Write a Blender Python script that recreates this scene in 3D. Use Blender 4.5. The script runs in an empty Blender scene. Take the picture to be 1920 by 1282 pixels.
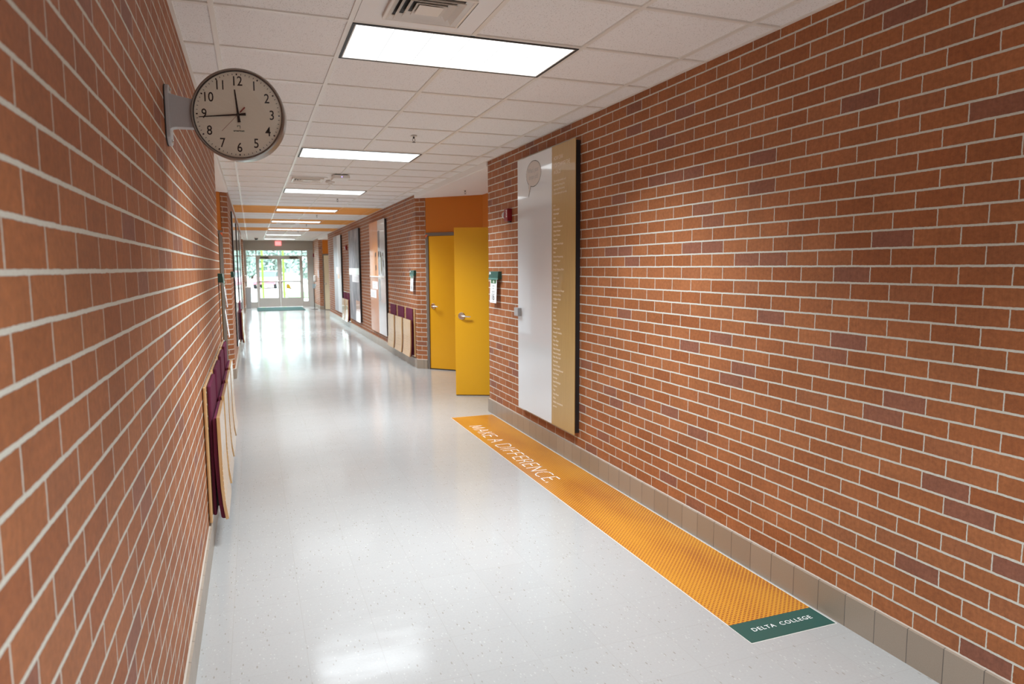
import bpy, bmesh, math, random
from mathutils import Vector, Matrix
random.seed(7)
C = bpy.context.scene.collection
PI = math.pi

# ------------------------------------------------------------------ camera
F, YAW, PIT, ROLL, HC = 1290.0, .35908, -.10844, -.00507, 1.649
CE, XR, XL = 2.813, 2.497, -.298
EXIT = 31.0
f_ = Vector((math.sin(YAW)*math.cos(PIT), math.cos(YAW)*math.cos(PIT), math.sin(PIT)))
r_ = Vector((math.cos(YAW), -math.sin(YAW), 0)); u_ = r_.cross(f_)
R_ = math.cos(ROLL)*r_ + math.sin(ROLL)*u_; U_ = -math.sin(ROLL)*r_ + math.cos(ROLL)*u_
cam = bpy.data.cameras.new('camera'); co = bpy.data.objects.new('camera', cam); C.objects.link(co)
m = Matrix.Identity(4)
for i in range(3):
    m[i][0], m[i][1], m[i][2] = R_[i], U_[i], -f_[i]
m[2][3] = HC
co.matrix_world = m
cam.sensor_width = 36; cam.lens = F/1920*36; cam.clip_start = .02; cam.clip_end = 400
cam.dof.use_dof = True; cam.dof.focus_distance = 3.4; cam.dof.aperture_fstop = 4.6
bpy.context.scene.camera = co

# ------------------------------------------------------------------ world and exposure
sc = bpy.context.scene
sc.view_settings.view_transform = 'Standard'; sc.view_settings.look = 'None'
sc.view_settings.exposure = 0.12; sc.view_settings.gamma = 1; sc.view_settings.use_curve_mapping = False
w = bpy.data.worlds.new('world'); sc.world = w; w.use_nodes = True
bg = w.node_tree.nodes['Background']; bg.inputs[0].default_value = (.82, .94, 1, 1); bg.inputs[1].default_value = 6.5
sc.cycles.max_bounces = 12; sc.cycles.diffuse_bounces = 6; sc.cycles.glossy_bounces = 5
LAMP = 1.8           # radiance of the diffuser face
LAMP_W = 64           # tubes behind each lens

# ------------------------------------------------------------------ mesh helpers
class MB:
    def __init__(s): s.v = []; s.f = []; s.uv = []; s.mi = []
    def face(s, pts, uv=None, mi=0):
        b = len(s.v); s.v += [tuple(p) for p in pts]; s.f.append(list(range(b, b+len(pts)))); s.uv.append(uv or [(0, 0)]*len(pts)); s.mi.append(mi)
        return s
    def add(s, verts, faces, M=None, mi=0):
        b = len(s.v)
        s.v += [tuple(M @ Vector(p)) if M else tuple(p) for p in verts]
        for f in faces: s.f.append([b+i for i in f]); s.uv.append([(0, 0)]*len(f)); s.mi.append(mi)
        return s
    def box(s, x0, x1, y0, y1, z0, z1, M=None, mi=0):
        v = [(x0,y0,z0),(x1,y0,z0),(x1,y1,z0),(x0,y1,z0),(x0,y0,z1),(x1,y0,z1),(x1,y1,z1),(x0,y1,z1)]
        return s.add(v, [(0,3,2,1),(4,5,6,7),(0,1,5,4),(1,2,6,5),(2,3,7,6),(3,0,4,7)], M, mi)
    def prism(s, poly, a, b, axis='x', M=None, mi=0):
        n = len(poly)
        def P(p, t): return {'x': (t, p[0], p[1]), 'y': (p[0], t, p[1]), 'z': (p[0], p[1], t)}[axis]
        v = [P(p, a) for p in poly] + [P(p, b) for p in poly]
        fs = [[i, (i+1) % n, n+(i+1) % n, n+i] for i in range(n)] + [list(range(n))[::-1], list(range(n, 2*n))]
        return s.add(v, fs, M, mi)
    def lathe(s, prof, n=48, M=None, mi=0, ring=False):      # prof [(r, h)] about local z
        v = []; fs = []
        for r, h in prof:
            for k in range(n): a = 2*PI*k/n; v.append((r*math.cos(a), r*math.sin(a), h))
        for i in range(len(prof)-1):
            for k in range(n):
                fs.append([i*n+k, i*n+(k+1) % n, (i+1)*n+(k+1) % n, (i+1)*n+k])
        if ring:
            q = (len(prof)-1)*n
            for k in range(n): fs.append([q+k, q+(k+1) % n, (k+1) % n, k])
        else: fs.append(list(range(n))[::-1]); fs.append([(len(prof)-1)*n+k for k in range(n)])
        return s.add(v, fs, M, mi)
    def tube(s, pts, r, n=10, M=None, mi=0):
        pts = [Vector(p) for p in pts]; v = []; fs = []
        for i, p in enumerate(pts):
            d = (pts[min(i+1, len(pts)-1)] - pts[max(i-1, 0)]).normalized()
            a = d.orthogonal().normalized() if i == 0 else (a - d*a.dot(d)).normalized()
            b = d.cross(a); rr = r[i] if isinstance(r, (list, tuple)) else r
            for k in range(n):
                t = 2*PI*k/n; v.append(p + rr*(math.cos(t)*a + math.sin(t)*b))
        for i in range(len(pts)-1):
            for k in range(n): fs.append([i*n+k, i*n+(k+1) % n, (i+1)*n+(k+1) % n, (i+1)*n+k])
        fs.append(list(range(n))[::-1]); fs.append([(len(pts)-1)*n+k for k in range(n)])
        return s.add(v, fs, M, mi)
    def text(s, body, size, M, ext=.0004, off=0, shear=0, ax='LEFT', ay='BOTTOM_BASELINE', sp=1, ls=1, sx=1, mi=0):
        cu = bpy.data.curves.new('t', 'FONT'); cu.body = body; cu.size = size; cu.extrude = ext; cu.offset = off
        cu.shear = shear; cu.align_x = ax; cu.align_y = ay; cu.space_character = sp; cu.space_line = ls; cu.resolution_u = 3
        o = bpy.data.objects.new('t', cu); C.objects.link(o)
        dg = bpy.context.evaluated_depsgraph_get(); dg.update()
        me = bpy.data.meshes.new_from_object(o.evaluated_get(dg))
        s.add([(v.co.x*sx, v.co.y, v.co.z) for v in me.vertices], [list(p.vertices) for p in me.polygons], M, mi)
        bpy.data.objects.remove(o); bpy.data.curves.remove(cu); bpy.data.meshes.remove(me)
        return s
    def build(s, name, mats, parent=None, loc=None, smooth=False, bevel=0, seg=2, kind=None):
        me = bpy.data.meshes.new(name); me.from_pydata(s.v, [], s.f)
        for mt in (mats if isinstance(mats, list) else [mats]): me.materials.append(mt)
        ul = me.uv_layers.new(name='UVMap'); i = 0
        for p, uvs in zip(me.polygons, s.uv):
            for k, li in enumerate(p.loop_indices): ul.data[li].uv = uvs[k]
        for p, mi in zip(me.polygons, s.mi): p.material_index = mi; p.use_smooth = bool(smooth)
        bm = bmesh.new(); bm.from_mesh(me)
        bmesh.ops.remove_doubles(bm, verts=bm.verts, dist=1e-6)
        if not any(u != (0, 0) for q in s.uv for u in q): bmesh.ops.recalc_face_normals(bm, faces=bm.faces)
        bm.to_mesh(me); bm.free(); me.validate(); me.update()
        o = bpy.data.objects.new(name, me); C.objects.link(o)
        if parent: o.parent = parent
        if loc: o.location = loc
        if smooth and smooth != 'all':
            me.shade_smooth() if hasattr(me, 'shade_smooth') else None
            mod = o.modifiers.new('es', 'EDGE_SPLIT'); mod.split_angle = .6
        if bevel:
            b = o.modifiers.new('bv', 'BEVEL'); b.width = bevel; b.segments = seg; b.limit_method = 'ANGLE'; b.angle_limit = .7
        if kind: o['kind'] = kind
        return o

def tag(o, label, cat, group=None, kind=None):
    o['label'] = label; o['category'] = cat
    if group: o['group'] = group
    if kind: o['kind'] = kind
    return o
def thing(name, loc, rz, label, cat, group=None):
    o = bpy.data.objects.new(name, None); C.objects.link(o); o.empty_display_size = .1
    o.location = loc; o.rotation_euler = (0, 0, rz)
    return tag(o, label, cat, group)
def dup(o, parent=None):
    c = o.copy(); C.objects.link(c); c.parent = parent
    for ch in list(o.children): dup(ch, c)
    return c
def place(o, loc, rz, label, group=None):
    o.location = loc; o.rotation_euler = (0, 0, rz); o['label'] = label
    if group: o['group'] = group
    elif 'group' in o: del o['group']
    return o
RW, LW = PI/2, -PI/2          # wall frames: local y points out of the right / left wall
def TM(x, y, z):              # lettering on a wall item's face: reads towards -x local, up z, faces +y
    return Matrix(((-1, 0, 0, x), (0, 0, 1, y), (0, 1, 0, z), (0, 0, 0, 1)))

# ------------------------------------------------------------------ materials
def srgb(r, g, b):
    f = lambda c: (c/255/12.92) if c/255 <= .04045 else ((c/255+.055)/1.055)**2.4
    return (f(r), f(g), f(b), 1)
def mat(name, col, rough=.5, metal=0, spec=.5, coat=0, **kw):
    m = bpy.data.materials.new(name); m.use_nodes = True; b = m.node_tree.nodes['Principled BSDF']
    b.inputs['Base Color'].default_value = col; b.inputs['Roughness'].default_value = rough
    b.inputs['Metallic'].default_value = metal; b.inputs['Specular IOR Level'].default_value = spec
    b.inputs['Coat Weight'].default_value = coat; b.inputs['Coat Roughness'].default_value = .04
    for k, v in kw.items(): b.inputs[k.replace('_', ' ')].default_value = v
    return m
class N:
    """tiny node builder"""
    def __init__(s, m): s.m = m; s.t = m.node_tree; s.b = s.t.nodes['Principled BSDF']
    def n(s, t, **kw):
        x = s.t.nodes.new(t)
        for k, v in kw.items(): setattr(x, k, v)
        return x
    def l(s, a, b): s.t.links.new(a, b)
    def set(s, inp, v):
        if hasattr(v, 'links') or isinstance(v, bpy.types.NodeSocket): s.l(v, inp)
        else: inp.default_value = v
    def math(s, op, a, b=0, c=0):
        x = s.n('ShaderNodeMath', operation=op); s.set(x.inputs[0], a); s.set(x.inputs[1], b); s.set(x.inputs[2], c); return x.outputs[0]
    def noise(s, vec, scale, detail=2, rough=.5):
        x = s.n('ShaderNodeTexNoise'); s.l(vec, x.inputs['Vector']); x.inputs['Scale'].default_value = scale
        x.inputs['Detail'].default_value = detail; x.inputs['Roughness'].default_value = rough; return x
    def mapping(s, vec, scale=(1, 1, 1), rot=(0, 0, 0), loc=(0, 0, 0)):
        x = s.n('ShaderNodeMapping'); s.l(vec, x.inputs[0]); x.inputs['Scale'].default_value = scale
        x.inputs['Rotation'].default_value = rot; x.inputs['Location'].default_value = loc; return x.outputs[0]
    def ramp(s, fac, stops, interp='LINEAR'):
        x = s.n('ShaderNodeValToRGB'); s.l(fac, x.inputs[0]); e = x.color_ramp.elements; x.color_ramp.interpolation = interp
        while len(e) < len(stops): e.new(.5)
        for i, (p, c) in enumerate(stops): e[i].position = p; e[i].color = c
        return x.outputs[0]
    def mix(s, fac, a, b, mode='MIX'):
        x = s.n('ShaderNodeMix', data_type='RGBA', blend_type=mode); s.set(x.inputs[0], fac); s.set(x.inputs[6], a); s.set(x.inputs[7], b); return x.outputs[2]
    def bump(s, h, dist, strength=1, prev=None):
        x = s.n('ShaderNodeBump'); s.l(h, x.inputs['Height']); x.inputs['Distance'].default_value = dist; x.inputs['Strength'].default_value = strength
        if prev: s.l(prev, x.inputs['Normal'])
        return x.outputs[0]
def G(v): return (v, v, v, 1)

def brick_material():
    m = mat('brick', G(.2), .75, spec=.35); k = N(m)
    uv = k.n('ShaderNodeTexCoord').outputs['UV']
    nz = k.noise(uv, 9, 3)
    off = k.n('ShaderNodeVectorMath', operation='MULTIPLY_ADD'); k.l(nz.outputs['Color'], off.inputs[0])
    off.inputs[1].default_value = (.005, .004, 0); k.l(uv, off.inputs[2])
    nz2 = k.noise(uv, 70, 3); off2 = k.n('ShaderNodeVectorMath', operation='MULTIPLY_ADD'); k.l(nz2.outputs['Color'], off2.inputs[0])
    off2.inputs[1].default_value = (.0045, .0035, 0); k.l(off.outputs[0], off2.inputs[2]); off = off2
    br = k.n('ShaderNodeTexBrick', offset=.5, offset_frequency=2, squash=1)
    k.l(k.mapping(off.outputs[0], (1.7, 1, 1)), br.inputs['Vector'])
    br.inputs['Color1'].default_value = G(0); br.inputs['Color2'].default_value = G(1); br.inputs['Mortar'].default_value = G(0)
    for a, v in (('Scale', 1), ('Mortar Size', .0048), ('Mortar Smooth', .12), ('Bias', 0), ('Brick Width', .34), ('Row Height', .0747)): br.inputs[a].default_value = v
    tone = k.ramp(br.outputs['Color'], [(0, (.325, .104, .034, 1)), (.3, (.365, .127, .043, 1)), (.55, (.395, .143, .052, 1)), (.8, (.355, .122, .043, 1)), (.925, (.345, .127, .052, 1)), (.94, (.290, .110, .060, 1)), (1, (.275, .106, .064, 1))])
    n2 = k.noise(uv, 55, 4, .65); n3 = k.noise(uv, 3.3, 3, .6)
    tone = k.mix(.55, tone, k.ramp(n2.outputs[0], [(.3, G(.60)), (.7, G(1.22))]), 'MULTIPLY')
    tone = k.mix(.5, tone, k.ramp(n3.outputs[0], [(.35, G(.78)), (.65, G(1.12))]), 'MULTIPLY')
    n4 = k.noise(uv, 420, 2, .6)
    tone = k.mix(k.ramp(n4.outputs[0], [(.66, G(0)), (.74, G(.30))]), tone, G(.42))
    st = k.noise(k.mapping(uv, (120, 9, 1)), 1, 2)
    tone = k.mix(.22, tone, k.ramp(st.outputs[0], [(.3, G(.7)), (.7, G(1.2))]), 'MULTIPLY')
    mort = k.mix(k.noise(uv, 140, 3).outputs[0], (.52, .515, .44, 1), (.72, .715, .64, 1))
    k.l(k.mix(br.outputs['Fac'], tone, mort), k.b.inputs['Base Color'])
    h = k.math('MULTIPLY_ADD', n2.outputs[0], .25, k.math('SUBTRACT', 1, br.outputs['Fac']))
    h2 = k.math('MULTIPLY_ADD', n4.outputs[0], .06, h)
    k.l(k.bump(h2, .0035, .8), k.b.inputs['Normal'])
    k.l(k.math('MULTIPLY_ADD', br.outputs['Fac'], .15, .62), k.b.inputs['Roughness'])
    return m
BRICK = brick_material()

def base_material():
    m = mat('cove_tile', G(.3), .32, spec=.5); k = N(m)
    uv = k.n('ShaderNodeTexCoord').outputs['UV']; s = k.n('ShaderNodeSeparateXYZ'); k.l(uv, s.inputs[0])
    fr = k.math('FRACT', k.math('DIVIDE', s.outputs[0], .1605))
    d = k.math('ABSOLUTE', k.math('SUBTRACT', fr, .5))
    seam = k.math('GREATER_THAN', d, .489)
    rnd = k.n('ShaderNodeTexWhiteNoise', noise_dimensions='1D'); k.l(k.math('FLOOR', k.math('DIVIDE', s.outputs[0], .1605)), rnd.inputs['W'])
    c = k.mix(rnd.outputs['Value'], (.300, .240, .182, 1), (.345, .285, .222, 1))
    c = k.mix(.35, c, k.ramp(k.noise(uv, 260, 3).outputs[0], [(.3, G(.8)), (.7, G(1.15))]), 'MULTIPLY')
    top = k.math('GREATER_THAN', s.outputs[1], .146)  # top edge painted lighter: mortar bed plus the light its rounding catches
    c = k.mix(seam, c, (.12, .10, .085, 1)); c = k.mix(top, c, (.50, .45, .385, 1))
    k.l(c, k.b.inputs['Base Color'])
    k.l(k.bump(k.math('SUBTRACT', 1, seam), .002, .7), k.b.inputs['Normal'])
    return m
COVE = base_material()

def floor_material():
    m = mat('vinyl_tile', G(.7), .15, spec=.5); k = N(m)
    oc = k.n('ShaderNodeTexCoord').outputs['Object']; s = k.n('ShaderNodeSeparateXYZ'); k.l(oc, s.inputs[0])
    def seam(o, ph, wd):
        fr = k.math('FRACT', k.math('DIVIDE', k.math('ADD', o, -ph + 30.5), .305))
        return k.math('GREATER_THAN', k.math('ABSOLUTE', k.math('SUBTRACT', fr, .5)), .5-wd)
    se = k.math('MAXIMUM', seam(s.outputs[0], .153, .0034), seam(s.outputs[1], 2.838, .0030))
    ff = lambda o, ph: k.math('FLOOR', k.math('DIVIDE', k.math('ADD', o, -ph + 30.5), .305))
    cv = k.n('ShaderNodeCombineXYZ'); k.l(ff(s.outputs[0], .153), cv.inputs[0]); k.l(ff(s.outputs[1], 2.838), cv.inputs[1])
    wn = k.n('ShaderNodeTexWhiteNoise', noise_dimensions='2D'); k.l(cv.outputs[0], wn.inputs['Vector'])
    base = k.mix(wn.outputs['Value'], (.400, .399, .388, 1), (.409, .408, .397, 1))
    base = k.mix(.6, base, k.ramp(k.noise(oc, 90, 4, .6).outputs[0], [(.35, G(.955)), (.65, G(1.02))]), 'MULTIPLY')
    def specks(scale, sx, sy, thr, pick, col, rot):
        v = k.n('ShaderNodeTexVoronoi', voronoi_dimensions='3D'); k.l(k.mapping(oc, (scale*sx, scale*sy, 1), (0, 0, rot)), v.inputs['Vector']); v.inputs['Scale'].default_value = 1
        sep = k.n('ShaderNodeSeparateColor'); k.l(v.outputs['Color'], sep.inputs[0])
        msk = k.math('MULTIPLY', k.math('LESS_THAN', v.outputs['Distance'], k.math('MULTIPLY', sep.outputs[1], thr)), k.math('LESS_THAN', sep.outputs[0], pick))
        return msk
    c = base
    c = k.mix(k.math('MULTIPLY', specks(55, 1.6, .55, .32, .26, 0, .25), .9), c, (.30, .285, .25, 1))
    c = k.mix(k.math('MULTIPLY', specks(105, 1.5, .6, .36, .40, 0, -.35), .55), c, (.40, .385, .35, 1))
    c = k.mix(k.math('MULTIPLY', specks(75, 1.3, .6, .36, .35, 0, .9), .7), c, (.50, .50, .48, 1))
    c = k.mix(k.math('MULTIPLY', se, .48), c, (.34, .33, .30, 1))
    k.l(c, k.b.inputs['Base Color'])
    wv = k.noise(oc, 3.2, 2); sm = k.noise(k.mapping(oc, (1.2, 6, 1)), 3, 2)
    k.l(k.math('MULTIPLY_ADD', sm.outputs[0], .10, .095), k.b.inputs['Roughness'])
    b1 = k.bump(wv.outputs[0], .0045, .5); b2 = k.bump(k.math('SUBTRACT', 1, se), .0006, .5, b1)
    k.l(b2, k.b.inputs['Normal'])
    return m
FLOOR = floor_material()

def ceiling_material(name, c0, pits=True):
    m = mat(name, c0, .85, spec=.2); k = N(m)
    oc = k.n('ShaderNodeTexCoord').outputs['Object']
    v = k.n('ShaderNodeTexVoronoi'); k.l(k.mapping(oc, (1.6, .9, 1), (0, 0, .5)), v.inputs['Vector']); v.inputs['Scale'].default_value = 120
    sep = k.n('ShaderNodeSeparateColor'); k.l(v.outputs['Color'], sep.inputs[0])
    msk = k.math('MULTIPLY', k.math('LESS_THAN', v.outputs['Distance'], k.math('MULTIPLY', sep.outputs[1], .42)), k.math('LESS_THAN', sep.outputs[0], .55))
    n = k.noise(oc, 150, 3)
    c = k.mix(.5, c0, k.ramp(n.outputs[0], [(.3, G(.90)), (.7, G(1.06))]), 'MULTIPLY')
    c = k.mix(k.math('MULTIPLY', msk, .45), c, (.30, .25, .21, 1))
    k.l(c, k.b.inputs['Base Color'])
    k.l(k.bump(k.math('SUBTRACT', n.outputs[0], msk), .0015, .6), k.b.inputs['Normal'])
    return m
CTILE = ceiling_material('ceiling_tile', (.88, .870, .855, 1))
OTILE = ceiling_material('orange_ceiling_tile', (.82, .37, .09, 1))

def painted(name, c0, rough=.6, amt=.06, scale=400):
    m = mat(name, c0, rough); k = N(m); oc = k.n('ShaderNodeTexCoord').outputs['Object']
    n = k.noise(oc, scale, 3)
    k.l(k.mix(1, c0, k.ramp(n.outputs[0], [(.3, G(1-amt)), (.7, G(1+amt))]), 'MULTIPLY'), k.b.inputs['Base Color'])
    k.l(k.bump(n.outputs[0], .0004, .5), k.b.inputs['Normal'])
    return m
GYP = painted('gypsum', (.86, .85, .83, 1), .7)
ORANGE = painted('orange_wall_paint', (.56, .165, .004, 1), .55, .07, 260)
GREYW = painted('grey_wall_paint', (.42, .385, .335, 1), .6)
FRAMEM = painted('taupe_frame_paint', (.175, .150, .125, 1), .45)
DOORY = painted('yellow_door_laminate', (.80, .39, .005, 1), .42, .05, 500)
CREAMD = painted('cream_door', (.78, .70, .50, 1), .4)
GRID = mat('grid_metal', (.80, .77, .71, 1), .35)
OGRID = mat('orange_grid', (.82, .37, .09, 1), .5)
VENTM = mat('vent_enamel', (.78, .74, .68, 1), .32)
BLACK = mat('black_gap', (.012, .012, .014, 1), .5)
DARKM = mat('dark_metal', (.045, .042, .04, 1), .4, .3)
STEEL = mat('brushed_steel', (.62, .60, .57, 1), .28, 1)
CHROME = mat('satin_chrome', (.78, .77, .75, 1), .2, 1)
ALU = mat('grey_aluminium_frame', (.56, .53, .49, 1), .4, .2)
CASE = mat('clock_case_metal', (.34, .32, .29, 1), .3, .75)
CAST = painted('grey_cast_metal', (.46, .47, .48, 1), .42, .08, 900)
DIAL = mat('clock_dial', (.88, .86, .75, 1), .6)
INK = mat('black_ink', (.012, .012, .014, 1), .5)
RED = mat('red_plastic', (.24, .010, .020, 1), .3)
REDH = mat('red_hand', (.30, .06, .05, 1), .4)
GREEN = mat('green_plastic', (.022, .095, .078, 1), .35)
PAPER = mat('white_paper', (.82, .83, .83, 1), .7)
WHITEP = mat('white_plastic', (.80, .79, .76, 1), .35)
WHITEI = mat('white_ink', (.90, .90, .88, 1), .5)
GREYI = mat('grey_ink', (.35, .37, .38, 1), .6)
BOARDW = mat('glossy_white_board', (.74, .78, .81, 1), .10, coat=1, spec=.6)
def fabric():
    m = mat('maroon_upholstery', (.080, .018, .040, 1), .95, spec=.2); k = N(m)
    oc = k.n('ShaderNodeTexCoord').outputs['Object']; n = k.noise(oc, 700, 2)
    k.l(k.mix(1, (.125, .022, .050, 1), k.ramp(n.outputs[0], [(.3, G(.7)), (.7, G(1.3))]), 'MULTIPLY'), k.b.inputs['Base Color'])
    k.l(k.bump(n.outputs[0], .001, .6), k.b.inputs['Normal']); return m
MAROON = fabric()
def wood(name, a, b, rough, scale=(14, 14, .8), coat=0):
    m = mat(name, a, rough, coat=coat); k = N(m); oc = k.n('ShaderNodeTexCoord').outputs['Object']
    n = k.noise(k.mapping(oc, scale), 6, 4, .6); n.inputs['Distortion'].default_value = .4
    k.l(k.mix(k.ramp(n.outputs[0], [(.3, G(0)), (.7, G(1))]), a, b), k.b.inputs['Base Color'])
    return m
MAPLE = wood('maple_veneer', (.56, .325, .125, 1), (.70, .45, .215, 1), .2, coat=.7)
PLYEDGE = wood('plywood_edge', (.36, .19, .055, 1), (.56, .32, .11, 1), .5, (3, 60, 60))
OAKP = wood('gold_wood_panel', (.43, .270, .090, 1), (.53, .345, .125, 1), .36, (60, 60, .8), coat=.2)
GLASS = bpy.data.materials.new('clear_glass'); GLASS.use_nodes = True
def glassify(m, tint=(1, 1, 1, 1), refl=.06):
    t = m.node_tree; t.nodes.remove(t.nodes['Principled BSDF']); out = t.nodes['Material Output']
    a = t.nodes.new('ShaderNodeBsdfTransparent'); a.inputs[0].default_value = tint
    g = t.nodes.new('ShaderNodeBsdfGlossy'); g.inputs['Roughness'].default_value = .02
    x = t.nodes.new('ShaderNodeMixShader'); x.inputs[0].default_value = refl
    t.links.new(a.outputs[0], x.inputs[1]); t.links.new(g.outputs[0], x.inputs[2]); t.links.new(x.outputs[0], out.inputs[0])
glassify(GLASS, (.93, .98, .98, 1), .07)
CGLASS = bpy.data.materials.new('clock_crystal'); CGLASS.use_nodes = True; glassify(CGLASS, (.97, .97, .96, 1), .055)

def emit(name, col, strength):
    m = mat(name, (.8, .8, .8, 1), .5); b = m.node_tree.nodes['Principled BSDF']
    b.inputs['Emission Color'].default_value = col; b.inputs['Emission Strength'].default_value = strength; return m
def diffuser_material():
    m = mat('prismatic_lens', (.25, .25, .25, 1), .4); k = N(m); oc = k.n('ShaderNodeTexCoord').outputs['Object']
    s = k.n('ShaderNodeSeparateXYZ'); k.l(oc, s.inputs[0])
    def ln(o, ph): return k.math('GREATER_THAN', k.math('ABSOLUTE', k.math('SUBTRACT', k.math('FRACT', k.math('DIVIDE', k.math('ADD', o, ph), .195)), .5)), .486)
    g = k.math('MAXIMUM', ln(s.outputs[0], .585), ln(s.outputs[1], .2925))
    k.l(k.math('MULTIPLY_ADD', g, -(LAMP-.66), LAMP), k.b.inputs['Emission Strength'])
    k.b.inputs['Emission Color'].default_value = (.94, .99, 1, 1)
    return m
LENS = diffuser_material()

# ------------------------------------------------------------------ room shell
NICHES = [(7.39, 11.05), (24.7, 28.35)]
YB = -6.2                       # wall behind the camera
NB = .885; NW = .845; NL = math.hypot(NB, NW)      # splayed niche sides: advance along / depth
BR = {'right': .19, 'left': .13}                  # length of brick on the splayed return
def wallface(mb, p, q, z0, z1, u0=None, flip=False, mi=0, vo=.155):
    L = math.hypot(q[0]-p[0], q[1]-p[1]); u0 = p[1] if u0 is None else u0
    pts = [(p[0], p[1], z0), (q[0], q[1], z0), (q[0], q[1], z1), (p[0], p[1], z1)]
    uv = [(u0, z0-vo+7.47), (u0+L, z0-vo+7.47), (u0+L, z1-vo+7.47), (u0, z1-vo+7.47)]
    if flip: pts.reverse(); uv.reverse()
    mb.face(pts, uv, mi)
NTOP, NZ = CE, 2.75
for side, X, sg, ph in (('right', XR, 1, -.055), ('left', XL, -1, .03)):
    fl = side == 'right'
    mb = MB(); cv = MB()
    ys = [YB] + [y for n in NICHES for y in n] + [EXIT]
    for i in range(0, len(ys), 2):
        a, b = ys[i], ys[i+1]
        wallface(mb, (X, a), (X, b), 0, CE+.05, a+ph+20, flip=not fl)
        # cove course
        Xc = X - sg*.017
        for (p, q, u) in [((Xc, a), (Xc, b), a)]:
            pts = [(p[0], p[1], 0), (q[0], q[1], 0), (q[0], q[1], .150), (p[0], p[1], .150)]
            uv = [(p[1]+20.03, 0), (q[1]+20.03, 0), (q[1]+20.03, .145), (p[1]+20.03, .145)]
            Xm = X - sg*.007
            top = [(Xc, a, .150), (Xc, b, .150), (Xm, b, .153), (Xm, a, .153)]
            tuv = [(a+20.03, .14), (b+20.03, .14), (b+20.03, .14), (a+20.03, .14)]
            cv.face([(Xm, a, .153), (Xm, b, .153), (X+sg*.01, b, .158), (X+sg*.01, a, .158)], [(0.08, .15)]*4)
            if not fl: pts.reverse(); uv.reverse()
            cv.face(pts, uv); cv.face(top, tuv)
    for (a, b) in NICHES:
        for (y0, s2) in ((a, 1), (b, -1)):          # short brick return on each splay
            L = BR[side] if (s2 < 0 or side == 'left') else .035
            q = (X + sg*NW*L/NL, y0 + s2*NB*L/NL)
            wallface(mb, (X, y0), q, 0, NZ+.03, y0+ph+20.02, flip=not fl)
            n = Vector((-NB*sg, s2*NW*1.0)) / NL * .017
            n = Vector((-sg*NB, -(-s2)*NW)) / NL * .017
            p2 = (X - sg*.017, y0 + s2*.004); q2 = (q[0]+n[0], q[1]+n[1])
            cv.face([(p2[0], p2[1], 0), (q2[0], q2[1], 0), (q2[0], q2[1], .15), (p2[0], p2[1], .15)], [(5.03, 0), (5.03+min(L, .155), 0), (5.03+min(L, .155), .145), (5.03, .145)])
            cv.face([(p2[0], p2[1], .15), (q2[0], q2[1], .15), (q[0], q[1], .156), (X, y0, .156)], [(0.08, .15)]*4)
    mb.build('wall_'+side, BRICK, kind='structure')
    cv.build('baseboard_'+side, COVE, kind='structure')
    for ni, (a, b) in enumerate(NICHES):
        # painted back wall and heads over the doors
        om = MB(); xb = X + sg*NW
        om.face([(xb, a+NB, 0), (xb, b-NB, 0), (xb, b-NB, NZ), (xb, a+NB, NZ)])
        om.build('wall_niche_'+side, ORANGE, kind='structure')
        so = MB(); so.face([(X, a-.02, NZ), (X, b+.02, NZ), (xb+sg*.1, b+.02, NZ), (xb+sg*.1, a-.02, NZ)])
        so.face([(X-sg*.0, a, NZ), (X, b, NZ), (X, b, CE+.03), (X, a, CE+.03)])
        so.box(min(X, X-sg*.014), max(X, X-sg*.014), a-.0, b+.0, NZ+.006, CE)
        so.build('ceiling_niche_'+side, GYP, kind='structure')

# ceiling plane with openings only as inset items; grid as real bars
X0, Y0, T = .488, 4.0665, .6096
cm = MB(); cm.face([(XL-.02, YB, CE+.006), (XL-.02, EXIT, CE+.006), (XR+.02, EXIT, CE+.006), (XR+.02, YB, CE+.006)])
cm.build('ceiling', CTILE, kind='structure')
BANDS = [(Y0+T*(17-1), Y0+T*(17+2)), (Y0+T*(23-1), Y0+T*(23+2)), (Y0+T*(29-1), Y0+T*(29+2))]
FIX = [Y0 + T*(6*k-1) for k in range(-2, 8)]
gm = MB(); hw = .012
def inb(y0, y1): return any(y0 >= a-.01 and y1 <= b+.01 for a, b in BANDS)
xs = [X0+T*n for n in (-1, 0, 1, 2, 3)]
n0 = int(math.floor((YB-Y0)/T)); rows = [Y0+T*n for n in range(n0+1, int((EXIT-Y0)/T)+1)]
def fixt(xc, yc): return any(X0-.01 < xc < X0+2*T+.01 and f < yc < f+T for f in FIX)
segs = [YB]+rows+[EXIT]
og = MB()
for x in xs:
    for i in range(len(segs)-1):
        a, b = segs[i], segs[i+1]
        if fixt(x, (a+b)/2) and X0+.01 < x < X0+2*T-.01: continue
        (og if inb(a, b) else gm).box(x-hw, x+hw, a, b, CE-.002, CE+.006)
cx = [XL]+xs+[XR]
for y in rows:
    for i in range(len(cx)-1):
        a, b = cx[i]+hw*(i > 0), cx[i+1]-hw*(i < len(cx)-2)
        t = og if any(p+.01 < y < q-.01 for p, q in BANDS) else gm
        t.box(a, b, y-hw, y+hw, CE-.0015, CE+.006)
for a, b, s in ((XL, XL+.018, 1), (XR-.018, XR, 1)):      # wall angle
    gm.box(a, b, YB, EXIT, CE-.001, CE+.006)
gm.build('trim_1', GRID, kind='structure')
og.build('trim_2', OGRID, kind='structure')
bm_ = MB()
for a, b in BANDS:
    bm_.box(XL, XR, a+hw, b-hw, CE+.002, CE+.008)
bm_.build('trim_3', OTILE, kind='structure')
fm = MB(); fm.face([(-3.2, YB-.2, 0), (5.4, YB-.2, 0), (5.4, EXIT+.1, 0), (-3.2, EXIT+.1, 0)])
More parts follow.
